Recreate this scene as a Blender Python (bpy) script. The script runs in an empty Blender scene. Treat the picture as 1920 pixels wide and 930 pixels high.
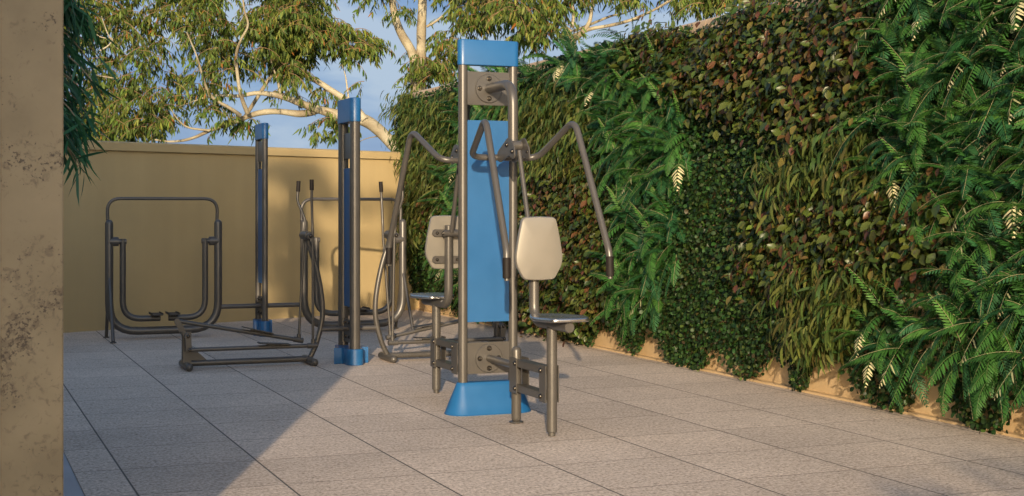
import bpy, bmesh, math, random
import numpy as np
from mathutils import Vector, Matrix, noise

rnd = random.Random(7)
rng = np.random.default_rng(11)
scene = bpy.context.scene
COL = scene.collection
F, H, HY = 2666.7, 1.2, 393.0          # focal length (px of a 1920 wide picture), eye height, horizon row
TH = math.radians(21.7)
U2 = Vector((math.cos(TH), math.sin(TH), 0))       # across the yard
U1 = Vector((-math.sin(TH), math.cos(TH), 0))      # along the planted wall
SUN_EL, SUN_DIR = math.radians(12.5), (0.004, 1.0)  # elevation and the way shadows run

def at(px, py, Y):
    return Vector(((px - 960) * Y / F, Y, H + (HY - py) * Y / F))

# ------------------------------------------------------------------ materials
def mat(name):
    m = bpy.data.materials.new(name); m.use_nodes = True
    nt = m.node_tree; b = nt.nodes['Principled BSDF']
    return m, nt, b
def N(nt, t, **kw):
    n = nt.nodes.new(t)
    for k, v in kw.items():
        if k in n.inputs: n.inputs[k].default_value = v
        else: setattr(n, k, v)
    return n
def ramp(nt, stops, src):
    r = nt.nodes.new('ShaderNodeValToRGB'); el = r.color_ramp.elements
    while len(el) < len(stops): el.new(0.5)
    for e, (p, c) in zip(el, stops):
        e.position = p; e.color = (*c, 1) if len(c) == 3 else c
    nt.links.new(src, r.inputs['Fac']); return r

def painted(name, col, rough=0.4, metal=0.0, var=0.08, bump=0.05, coat=0.0):
    m, nt, b = mat(name)
    tc = N(nt, 'ShaderNodeTexCoord')
    n = N(nt, 'ShaderNodeTexNoise', Scale=9.0, Detail=6.0); nt.links.new(tc.outputs['Object'], n.inputs['Vector'])
    lo = tuple(c * (1 - var) for c in col); hi = tuple(min(1, c * (1 + var)) for c in col)
    r = ramp(nt, [(0.3, lo), (0.7, hi)], n.outputs['Fac'])
    nt.links.new(r.outputs['Color'], b.inputs['Base Color'])
    n2 = N(nt, 'ShaderNodeTexNoise', Scale=500.0, Detail=2.0); nt.links.new(tc.outputs['Object'], n2.inputs['Vector'])
    bp = N(nt, 'ShaderNodeBump', Strength=bump, Distance=0.002); nt.links.new(n2.outputs['Fac'], bp.inputs['Height'])
    nt.links.new(bp.outputs['Normal'], b.inputs['Normal'])
    mr = N(nt, 'ShaderNodeMapRange'); mr.inputs['To Min'].default_value = rough - 0.06; mr.inputs['To Max'].default_value = rough + 0.08
    nt.links.new(n.outputs['Fac'], mr.inputs['Value']); nt.links.new(mr.outputs['Result'], b.inputs['Roughness'])
    b.inputs['Metallic'].default_value = metal
    b.inputs['Coat Weight'].default_value = coat
    b.inputs['Coat Roughness'].default_value = 0.25
    return m

M_taupe = painted('taupe_powder_coat', (0.078, 0.072, 0.066), 0.34, 0.22, 0.07)
M_blue = painted('blue_plastic', (0.009, 0.088, 0.238), 0.42, 0.0, 0.05, 0.08, 0.2)
M_seat = painted('brushed_steel', (0.42, 0.41, 0.40), 0.26, 0.95, 0.04, 0.03)
M_cream = painted('cream_metal', (0.215, 0.198, 0.170), 0.40, 0.28, 0.04, 0.03, 0.2)
M_grip = painted('black_rubber', (0.013, 0.010, 0.009), 0.6, 0.0, 0.15, 0.3)
M_grip.node_tree.nodes['Principled BSDF'].inputs['Specular IOR Level'].default_value = 0.2
M_bolt = painted('dark_steel', (0.09, 0.08, 0.07), 0.25, 0.9, 0.1, 0.02)
M_tread = painted('dark_tread', (0.04, 0.037, 0.035), 0.6, 0.1, 0.2, 0.3)

def wall_mat(name, c1, c2, bump=0.12):
    m, nt, b = mat(name)
    tc = N(nt, 'ShaderNodeTexCoord')
    n = N(nt, 'ShaderNodeTexNoise', Scale=1.3, Detail=7.0, Roughness=0.6); nt.links.new(tc.outputs['Object'], n.inputs['Vector'])
    r = ramp(nt, [(0.32, c1), (0.68, c2)], n.outputs['Fac'])
    nt.links.new(r.outputs['Color'], b.inputs['Base Color'])
    ms = N(nt, 'ShaderNodeMapping'); ms.inputs['Scale'].default_value = (5, 5, .35); nt.links.new(tc.outputs['Object'], ms.inputs['Vector'])
    ns = N(nt, 'ShaderNodeTexNoise', Scale=1.0, Detail=5.0); nt.links.new(ms.outputs['Vector'], ns.inputs['Vector'])
    mrs = N(nt, 'ShaderNodeMapRange'); nt.links.new(ns.outputs['Fac'], mrs.inputs['Value']); mrs.inputs['From Min'].default_value = .3; mrs.inputs['From Max'].default_value = .7; mrs.inputs['To Min'].default_value = .945; mrs.inputs['To Max'].default_value = 1.025
    vm = N(nt, 'ShaderNodeVectorMath', operation='SCALE'); nt.links.new(r.outputs['Color'], vm.inputs[0]); nt.links.new(mrs.outputs['Result'], vm.inputs['Scale'])
    nt.links.new(vm.outputs['Vector'], b.inputs['Base Color'])
    n2 = N(nt, 'ShaderNodeTexNoise', Scale=28.0, Detail=8.0, Roughness=0.65); nt.links.new(tc.outputs['Object'], n2.inputs['Vector'])
    bp = N(nt, 'ShaderNodeBump', Strength=bump, Distance=0.01); nt.links.new(n2.outputs['Fac'], bp.inputs['Height'])
    nt.links.new(bp.outputs['Normal'], b.inputs['Normal'])
    b.inputs['Roughness'].default_value = 0.9
    return m
M_wall = wall_mat('ochre_render', (0.355, 0.268, 0.132), (0.39, 0.295, 0.148))
M_sand = wall_mat('sandy_render', (0.46, 0.315, 0.16), (0.54, 0.39, 0.22), 0.35)
M_coping = wall_mat('sandstone', (0.36, 0.26, 0.17), (0.48, 0.36, 0.25), 0.5)
M_build = wall_mat('tan_render', (0.33, 0.25, 0.15), (0.38, 0.29, 0.18))
M_conc = wall_mat('smooth_concrete', (0.34, 0.34, 0.35), (0.40, 0.40, 0.41), 0.1)

def pillar_mat():
    m, nt, b = mat('mottled_bronze_plaster')
    tc = N(nt, 'ShaderNodeTexCoord'); mp = N(nt, 'ShaderNodeMapping'); mp.inputs['Rotation'].default_value = (0.5, 0.6, 0)
    nt.links.new(tc.outputs['Object'], mp.inputs['Vector'])
    base = N(nt, 'ShaderNodeTexNoise', Scale=3.2, Detail=6.0, Roughness=0.55); nt.links.new(mp.outputs['Vector'], base.inputs['Vector'])
    r0 = ramp(nt, [(0.3, (0.125, 0.099, 0.060)), (0.5, (0.17, 0.136, 0.084)), (0.75, (0.215, 0.175, 0.112))], base.outputs['Fac'])
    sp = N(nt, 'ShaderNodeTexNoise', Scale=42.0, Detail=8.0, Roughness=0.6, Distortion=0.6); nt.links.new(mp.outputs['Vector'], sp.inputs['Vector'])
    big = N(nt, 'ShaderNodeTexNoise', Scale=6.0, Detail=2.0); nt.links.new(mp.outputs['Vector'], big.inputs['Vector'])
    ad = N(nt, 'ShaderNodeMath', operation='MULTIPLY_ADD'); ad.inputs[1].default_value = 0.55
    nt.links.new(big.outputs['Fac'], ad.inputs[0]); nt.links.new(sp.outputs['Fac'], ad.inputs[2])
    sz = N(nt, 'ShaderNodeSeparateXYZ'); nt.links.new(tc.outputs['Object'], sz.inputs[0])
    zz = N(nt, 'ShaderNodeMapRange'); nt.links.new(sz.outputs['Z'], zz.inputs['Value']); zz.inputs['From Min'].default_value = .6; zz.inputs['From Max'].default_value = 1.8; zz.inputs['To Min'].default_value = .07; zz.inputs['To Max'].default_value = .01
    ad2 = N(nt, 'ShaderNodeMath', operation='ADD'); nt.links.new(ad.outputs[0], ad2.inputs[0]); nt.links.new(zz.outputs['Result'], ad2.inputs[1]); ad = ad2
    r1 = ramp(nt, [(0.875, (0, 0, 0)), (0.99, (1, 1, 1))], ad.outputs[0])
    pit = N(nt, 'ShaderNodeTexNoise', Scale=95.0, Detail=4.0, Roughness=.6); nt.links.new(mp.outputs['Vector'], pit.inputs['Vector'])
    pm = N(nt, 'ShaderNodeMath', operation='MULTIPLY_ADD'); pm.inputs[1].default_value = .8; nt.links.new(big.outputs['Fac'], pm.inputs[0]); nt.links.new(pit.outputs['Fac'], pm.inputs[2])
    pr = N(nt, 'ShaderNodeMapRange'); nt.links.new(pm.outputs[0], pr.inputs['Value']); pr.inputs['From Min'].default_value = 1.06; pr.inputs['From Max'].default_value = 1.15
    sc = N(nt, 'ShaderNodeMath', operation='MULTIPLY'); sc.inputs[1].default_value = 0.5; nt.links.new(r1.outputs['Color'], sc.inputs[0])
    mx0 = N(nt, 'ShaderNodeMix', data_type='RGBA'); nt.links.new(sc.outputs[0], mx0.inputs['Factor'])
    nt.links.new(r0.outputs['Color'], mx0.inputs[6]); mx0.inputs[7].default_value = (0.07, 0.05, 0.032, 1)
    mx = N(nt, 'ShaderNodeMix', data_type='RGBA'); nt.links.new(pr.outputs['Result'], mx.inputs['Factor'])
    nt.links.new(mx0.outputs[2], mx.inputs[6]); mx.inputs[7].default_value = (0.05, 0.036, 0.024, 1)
    nt.links.new(mx.outputs[2], b.inputs['Base Color'])
    bp = N(nt, 'ShaderNodeBump', Strength=0.25, Distance=0.004, invert=True); nt.links.new(pr.outputs['Result'], bp.inputs['Height'])
    nt.links.new(bp.outputs['Normal'], b.inputs['Normal'])
    b.inputs['Roughness'].default_value = 0.6
    return m
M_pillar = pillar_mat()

def paving_mat():
    m, nt, b = mat('stone_paving')
    L = nt.links.new
    tc = N(nt, 'ShaderNodeTexCoord')
    def dot(u):
        d = N(nt, 'ShaderNodeVectorMath', operation='DOT_PRODUCT'); L(tc.outputs['Object'], d.inputs[0])
        d.inputs[1].default_value = u; return d.outputs['Value']
    s, t = dot(U2), dot(U1)
    def cell(v, ph):
        a = N(nt, 'ShaderNodeMath', operation='SUBTRACT'); L(v, a.inputs[0]); a.inputs[1].default_value = ph
        d = N(nt, 'ShaderNodeMath', operation='DIVIDE'); L(a.outputs[0], d.inputs[0]); d.inputs[1].default_value = 0.63
        fl = N(nt, 'ShaderNodeMath', operation='FLOOR'); L(d.outputs[0], fl.inputs[0])
        pp = N(nt, 'ShaderNodeMath', operation='PINGPONG'); L(d.outputs[0], pp.inputs[0]); pp.inputs[1].default_value = 0.5
        return fl.outputs[0], pp.outputs[0]
    fs, ds = cell(s, 0.75 - 0.63 * 30); ft, dt = cell(t, 7.40 - 0.63 * 40)
    def joint(d, w):
        r = N(nt, 'ShaderNodeMapRange', interpolation_type='SMOOTHSTEP'); L(d, r.inputs['Value'])
        r.inputs['From Min'].default_value = w * 0.45 / 0.63; r.inputs['From Max'].default_value = w / 0.63
        return r.outputs['Result']
    js, jt = joint(ds, 0.0058), joint(dt, 0.0044)
    jm = N(nt, 'ShaderNodeMath', operation='MINIMUM'); L(js, jm.inputs[0]); L(jt, jm.inputs[1])
    # grain
    mp = N(nt, 'ShaderNodeMapping'); mp.inputs['Rotation'].default_value = (0, 0, -TH); L(tc.outputs['Object'], mp.inputs['Vector'])
    mp2 = N(nt, 'ShaderNodeMapping'); mp2.inputs['Scale'].default_value = (0.22, 1, 1); L(mp.outputs['Vector'], mp2.inputs['Vector'])
    g1 = N(nt, 'ShaderNodeTexNoise', Scale=62.0, Detail=5.0, Roughness=0.75); L(mp.outputs['Vector'], g1.inputs['Vector'])
    g2 = N(nt, 'ShaderNodeTexNoise', Scale=46.0, Detail=5.0, Roughness=0.75); L(mp2.outputs['Vector'], g2.inputs['Vector'])
    g3 = N(nt, 'ShaderNodeTexNoise', Scale=1.1, Detail=6.0); L(tc.outputs['Object'], g3.inputs['Vector'])
    g2s = N(nt, 'ShaderNodeMath', operation='MULTIPLY'); L(g2.outputs['Fac'], g2s.inputs[0]); g2s.inputs[1].default_value = .6
    ad = N(nt, 'ShaderNodeMath', operation='MULTIPLY_ADD'); L(g1.outputs['Fac'], ad.inputs[0]); ad.inputs[1].default_value = 1.4; L(g2s.outputs[0], ad.inputs[2])
    hf = N(nt, 'ShaderNodeMath', operation='MULTIPLY'); L(ad.outputs[0], hf.inputs[0]); hf.inputs[1].default_value = 0.5
    r = ramp(nt, [(0.38, (0.16, 0.122, 0.092)), (0.46, (0.44, 0.35, 0.274)), (0.53, (0.605, 0.49, 0.395)), (0.63, (0.82, 0.70, 0.585))], hf.outputs[0])
    # per tile tone
    cv = N(nt, 'ShaderNodeCombineXYZ'); L(fs, cv.inputs[0]); L(ft, cv.inputs[1])
    wn = N(nt, 'ShaderNodeTexWhiteNoise', noise_dimensions='2D'); L(cv.outputs[0], wn.inputs['Vector'])
    mr = N(nt, 'ShaderNodeMapRange'); L(wn.outputs['Value'], mr.inputs['Value']); mr.inputs['To Min'].default_value = 0.89; mr.inputs['To Max'].default_value = 1.06
    mr3 = N(nt, 'ShaderNodeMapRange'); L(g3.outputs['Fac'], mr3.inputs['Value']); mr3.inputs['From Min'].default_value = 0.3; mr3.inputs['From Max'].default_value = 0.7
    mr3.inputs['To Min'].default_value = 0.86; mr3.inputs['To Max'].default_value = 1.07
    ml = N(nt, 'ShaderNodeMath', operation='MULTIPLY'); L(mr.outputs['Result'], ml.inputs[0]); L(mr3.outputs['Result'], ml.inputs[1])
    vs = N(nt, 'ShaderNodeVectorMath', operation='SCALE'); L(r.outputs['Color'], vs.inputs[0]); L(ml.outputs[0], vs.inputs['Scale'])
    mx = N(nt, 'ShaderNodeMix', data_type='RGBA'); L(jm.outputs[0], mx.inputs['Factor'])
    mx.inputs[6].default_value = (0.10, 0.082, 0.07, 1); L(vs.outputs['Vector'], mx.inputs[7])
    L(mx.outputs[2], b.inputs['Base Color'])
    b1 = N(nt, 'ShaderNodeBump', Strength=0.55, Distance=0.004); L(hf.outputs[0], b1.inputs['Height'])
    b2 = N(nt, 'ShaderNodeBump', Strength=0.6, Distance=0.004); L(jm.outputs[0], b2.inputs['Height']); L(b1.outputs['Normal'], b2.inputs['Normal'])
    L(b2.outputs['Normal'], b.inputs['Normal'])
    b.inputs['Roughness'].default_value = 0.85
    return m
M_pave = paving_mat()
M_earth = wall_mat('dry_earth', (0.12, 0.10, 0.06), (0.18, 0.15, 0.09), 0.6)

def leaf_mat(name, rough=0.45, trans=0.35, spec=0.5, tint=(1.25, 1.3, 0.6)):
    m, nt, b = mat(name)
    at_ = N(nt, 'ShaderNodeAttribute', attribute_name='tone')
    nt.links.new(at_.outputs['Color'], b.inputs['Base Color'])
    b.inputs['Roughness'].default_value = rough
    b.inputs['Specular IOR Level'].default_value = spec
    vm = N(nt, 'ShaderNodeVectorMath', operation='MULTIPLY'); vm.inputs[1].default_value = tint
    nt.links.new(at_.outputs['Color'], vm.inputs[0])
    tr = N(nt, 'ShaderNodeBsdfTranslucent'); nt.links.new(vm.outputs['Vector'], tr.inputs['Color'])
    mx = N(nt, 'ShaderNodeMixShader'); mx.inputs['Fac'].default_value = trans
    nt.links.new(b.outputs['BSDF'], mx.inputs[1]); nt.links.new(tr.outputs['BSDF'], mx.inputs[2])
    nt.links.new(mx.outputs['Shader'], nt.nodes['Material Output'].inputs['Surface'])
    return m
M_gum = leaf_mat('gum_leaf', 0.55, 0.3, 0.2)
M_glossy = leaf_mat('glossy_leaf', 0.36, 0.12, 0.28)
M_fern = leaf_mat('fern_leaf', 0.5, 0.25, 0.22, (1.1, 1.3, 0.6))
M_creeper = leaf_mat('creeper_leaf', 0.45, 0.12, 0.2)
M_soft = leaf_mat('soft_leaf', 0.55, 0.25, 0.2)

def bark_mat():
    m, nt, b = mat('pale_gum_bark')
    tc = N(nt, 'ShaderNodeTexCoord')
    n = N(nt, 'ShaderNodeTexNoise', Scale=3.0, Detail=6.0, Distortion=0.8); nt.links.new(tc.outputs['Object'], n.inputs['Vector'])
    r = ramp(nt, [(0.3, (0.16, 0.12, 0.075)), (0.44, (0.24, 0.20, 0.13)), (0.56, (0.33, 0.29, 0.20)), (0.75, (0.39, 0.355, 0.265))], n.outputs['Fac'])
    nt.links.new(r.outputs['Color'], b.inputs['Base Color'])
    bp = N(nt, 'ShaderNodeBump', Strength=0.3, Distance=0.02); nt.links.new(n.outputs['Fac'], bp.inputs['Height'])
    nt.links.new(bp.outputs['Normal'], b.inputs['Normal'])
    b.inputs['Roughness'].default_value = 0.8
    return m
M_bark = bark_mat()
M_twig = painted('tan_twig', (0.20, 0.125, 0.06), 0.8)

# ------------------------------------------------------------------ mesh helpers
def link(name, me, m, parent=None):
    o = bpy.data.objects.new(name, me); COL.objects.link(o)
    ms = m if isinstance(m, (list, tuple)) else [m]
    for q in ms: me.materials.append(q)
    if parent: o.parent = parent
    return o
def obj(name, bm, m, parent=None, sharp=38):
    bmesh.ops.recalc_face_normals(bm, faces=bm.faces[:])
    me = bpy.data.meshes.new(name); bm.to_mesh(me); bm.free()
    for p in me.polygons: p.use_smooth = True
    me.set_sharp_from_angle(angle=math.radians(sharp))
    return link(name, me, m, parent)
def tag(o, label, cat, group=None, kind=None):
    if label: o['label'] = label
    if cat: o['category'] = cat
    if group: o['group'] = group
    if kind: o['kind'] = kind
    return o
def thing(name, loc, rz, label, cat, group=None):
    o = bpy.data.objects.new(name, None); COL.objects.link(o)
    o.location = loc; o.rotation_euler = (0, 0, rz); o.empty_display_size = 0.2
    return tag(o, label, cat, group)

def fillet(pts, rad, n=7):
    pts = [Vector(p) for p in pts]; out = [pts[0]]
    for i in range(1, len(pts) - 1):
        r = rad[i] if isinstance(rad, (list, tuple)) else rad
        a, b, c = pts[i - 1], pts[i], pts[i + 1]
        d1, d2 = (a - b), (c - b)
        r = min(r, d1.length * 0.49, d2.length * 0.49)
        p, q = b + d1.normalized() * r, b + d2.normalized() * r
        for k in range(n + 1):
            t = k / n
            out.append(p * (1 - t) ** 2 + b * 2 * t * (1 - t) + q * t * t)
    out.append(pts[-1]); return out
def tube(bm, pts, r, rad=0.0, seg=16, cap='bevel'):
    """sweep a circle along a polyline; r may be a list per (unfilleted) point"""
    P = fillet(pts, rad) if rad else [Vector(p) for p in pts]
    R = list(r) if isinstance(r, (list, tuple)) else [r] * len(P)
    T = []
    for i in range(len(P)):
        a = P[max(0, i - 1)]; b = P[min(len(P) - 1, i + 1)]
        T.append((b - a).normalized())
    # end treatment
    if cap in ('bevel', 'dome'):
        e = min(0.12 * R[0], 0.004) if cap == 'bevel' else R[0]
        def ends(p, t, rr):
            if cap == 'bevel': return [(p + t * 0, rr - e), (p - t * e * -1, rr)]
            return [(p + t * (rr * (1 - math.sin(a))), rr * math.cos(a)) for a in (1.45, 1.1, 0.75, 0.35, 0.0)]
        s = ends(P[0], T[0], R[0]); f = ends(P[-1], -T[-1], R[-1])[::-1]
        P2 = [x[0] for x in s] + P[1:-1] + [x[0] for x in f]
        R2 = [x[1] for x in s] + R[1:-1] + [x[1] for x in f]
        T2 = [T[0]] * len(s) + T[1:-1] + [T[-1]] * len(f)
        P, R, T = P2, R2, T2
    t0 = T[0]; ref = Vector((0, 0, 1)) if abs(t0.z) < 0.9 else Vector((1, 0, 0))
    nrm = (ref - t0 * ref.dot(t0)).normalized()
    rings = []
    for p, t, rr in zip(P, T, R):
        nrm = (nrm - t * nrm.dot(t)).normalized(); bi = t.cross(nrm)
        rings.append([bm.verts.new(p + (nrm * math.cos(2 * math.pi * k / seg) + bi * math.sin(2 * math.pi * k / seg)) * rr) for k in range(seg)])
    for a, b in zip(rings, rings[1:]):
        for k in range(seg):
            bm.faces.new((a[k], a[(k + 1) % seg], b[(k + 1) % seg], b[k]))
    bm.faces.new(rings[0][::-1]); bm.faces.new(rings[-1])
    return bm
def T_(pts, r, rad=0.0, seg=16, cap='bevel'): return tube(bmesh.new(), pts, r, rad, seg, cap)

def loft(rings, bm=None):
    bm = bm or bmesh.new()
    V = [[bm.verts.new(p) for p in ring] for ring in rings]
    n = len(V[0])
    for a, b in zip(V, V[1:]):
        for k in range(n): bm.faces.new((a[k], a[(k + 1) % n], b[(k + 1) % n], b[k]))
    bm.faces.new(V[0][::-1]); bm.faces.new(V[-1]); return bm
def box(lo, hi, bev=0.003, bm=None):
    bm = bm or bmesh.new()
    r = bmesh.ops.create_cube(bm, size=1.0)
    lo, hi = Vector(lo), Vector(hi)
    for v in r['verts']:
        v.co = Vector((lo[i] + (v.co[i] + 0.5) * (hi[i] - lo[i]) for i in range(3)))
    if bev:
        es = list({e for v in r['verts'] for e in v.link_edges})
        bmesh.ops.bevel(bm, geom=es, offset=bev, segments=2, affect='EDGES')
    return bm
def prism(poly, to3, d0, d1, bev=0.002, bm=None):
    """extrude a 2D polygon between depths d0..d1, with a small bevelled rim"""
    bm = bm or bmesh.new()
    cx = sum(p[0] for p in poly) / len(poly); cy = sum(p[1] for p in poly) / len(poly)
    def inset(b):
        out = []
        for x, y in poly:
            dx, dy = x - cx, y - cy; l = math.hypot(dx, dy) or 1
            k = max(0, 1 - b / l); out.append((cx + dx * k, cy + dy * k))
        return out
    s = 1 if d1 > d0 else -1
    rs = [[to3(x, y, d0) for x, y in inset(bev)], [to3(x, y, d0 + s * bev) for x, y in poly],
          [to3(x, y, d1 - s * bev) for x, y in poly], [to3(x, y, d1) for x, y in inset(bev)]]
    return loft(rs, bm)
def stadium(h, r, axis='x', n=10):
    out = []
    for k in range(n + 1):
        a = -math.pi / 2 + math.pi * k / n; out.append((h + r * math.cos(a), r * math.sin(a)))
    for k in range(n + 1):
        a = math.pi / 2 + math.pi * k / n; out.append((-h + r * math.cos(a), r * math.sin(a)))
    return out if axis == 'x' else [(-y, x) for x, y in out]
def smooth_poly(pts, r, n=5):
    q = pts + pts[:2]; q = [Vector((x, y, 0)) for x, y in q]; out = []
    for i in range(len(pts)):
        a, b, c = q[i], q[i + 1], q[i + 2]
        rr = min(r, (a - b).length * 0.48, (c - b).length * 0.48)
        p, s = b + (a - b).normalized() * rr, b + (c - b).normalized() * rr
        for k in range(n + 1):
            t = k / n; w = p * (1 - t) ** 2 + b * 2 * t * (1 - t) + s * t * t; out.append((w.x, w.y))
    return out
def bolt(bm, p, d, r=0.013, h=0.012):
    """hex nut with a domed stud end, along direction d"""
    p, d = Vector(p), Vector(d).normalized()
    tube(bm, [p - d * 0.002, p + d * 0.003], r * 1.25, seg=16)
    tube(bm, [p, p + d * h], r, seg=6, cap='bevel')
    tube(bm, [p + d * 0.002, p + d * (h + r * 0.75)], r * 0.55, seg=10, cap='dome')
    return bm
def dome_bolt(bm, p, d, r=0.012):
    p, d = Vector(p), Vector(d).normalized()
    tube(bm, [p - d * 0.002, p + d * 0.003], r * 1.2, seg=14)
    tube(bm, [p - d * r * 1.2, p + d * r * 1.0], r, seg=12, cap='dome')
    return bm

# ------------------------------------------------------------------ twin pillar mast shared by the three machines
def mast(root, axis, hs, pr, z, base):
    """two pipes with blue cap, mounting plates, panel and base. axis: direction the two pipes are spread along"""
    ax = (lambda s, n, zz: Vector((s, n, zz))) if axis == 'x' else (lambda s, n, zz: Vector((n, s, zz)))
    for s in (-1, 1):
        obj('post', T_([ax(s * hs, 0, z['base'] - 0.02), ax(s * hs, 0, z['cap0'] + 0.03)], pr, seg=24), M_taupe, root)
    ring = [ax(x, y, 0) for x, y in stadium(hs, pr + 0.005)]
    def rg(zz, k=0.0):
        return [Vector((v.x, v.y, zz)) for v in [ax(x, y, 0) for x, y in stadium(hs, pr + 0.005 - k, n=12)]]
    obj('cap', loft([rg(z['cap0'], 0.003), rg(z['cap0'] + 0.003), rg(z['cap1'] - 0.008), rg(z['cap1'] - 0.002, 0.003), rg(z['cap1'], 0.009)]), M_blue, root)
    e = hs - pr + 0.004
    pl = box(ax(-e, -0.006, z['panel0']), ax(e, 0.006, z['panel1']), 0.002)
    obj('panel', pl, M_blue, root)
    plates = []
    for a, b in (z['plateU'], z['plateL']):
        plates.append(obj('mounting_plate', box(ax(-e, -0.009, a), ax(e, 0.009, b), 0.002), M_taupe, root))
    return ax, plates

# ------------------------------------------------------------------ 1. seated pull station (front)
C1 = Vector((-0.142, 8.42, 0))
m1 = thing('pull_down_machine', C1, TH, 'two-seat taupe pull-down machine with wide blue panel and flared blue base', 'gym machine', 'outdoor exercise machines in the yard')
z1 = dict(base=0.185, cap0=2.05, cap1=2.20, panel0=0.537, panel1=1.727, plateU=(1.817, 2.014), plateL=(0.231, 0.417))
ax1, pl1 = mast(m1, 'x', 0.158, 0.0275, z1, None)
def st(h, r, zz, n=14): return [Vector((x, y, zz)) for x, y in stadium(h, r, n=n)]
obj('base', loft([st(.158, .108, 0.0), st(.158, .110, .006), st(.158, .106, .012), st(.158, .088, .06), st(.158, .065, .115), st(.158, .046, .160), st(.158, .039, .180), st(.158, .034, .185)]), M_blue, m1)
for k, zc in ((0, 1.915), (1, 0.322)):
    for sg in (1, -1):
        d = obj('disc', T_([(0, -sg * .009, zc), (0, -sg * .020, zc)], 0.085, seg=40), M_taupe, pl1[k])
        for q in range(4):
            a = q * math.pi / 2
            obj('bolt', bolt(bmesh.new(), (0.059 * math.cos(a), -sg * .020, zc + 0.059 * math.sin(a)), (0, -sg, 0), 0.0125, .013), M_bolt, pl1[k])

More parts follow.
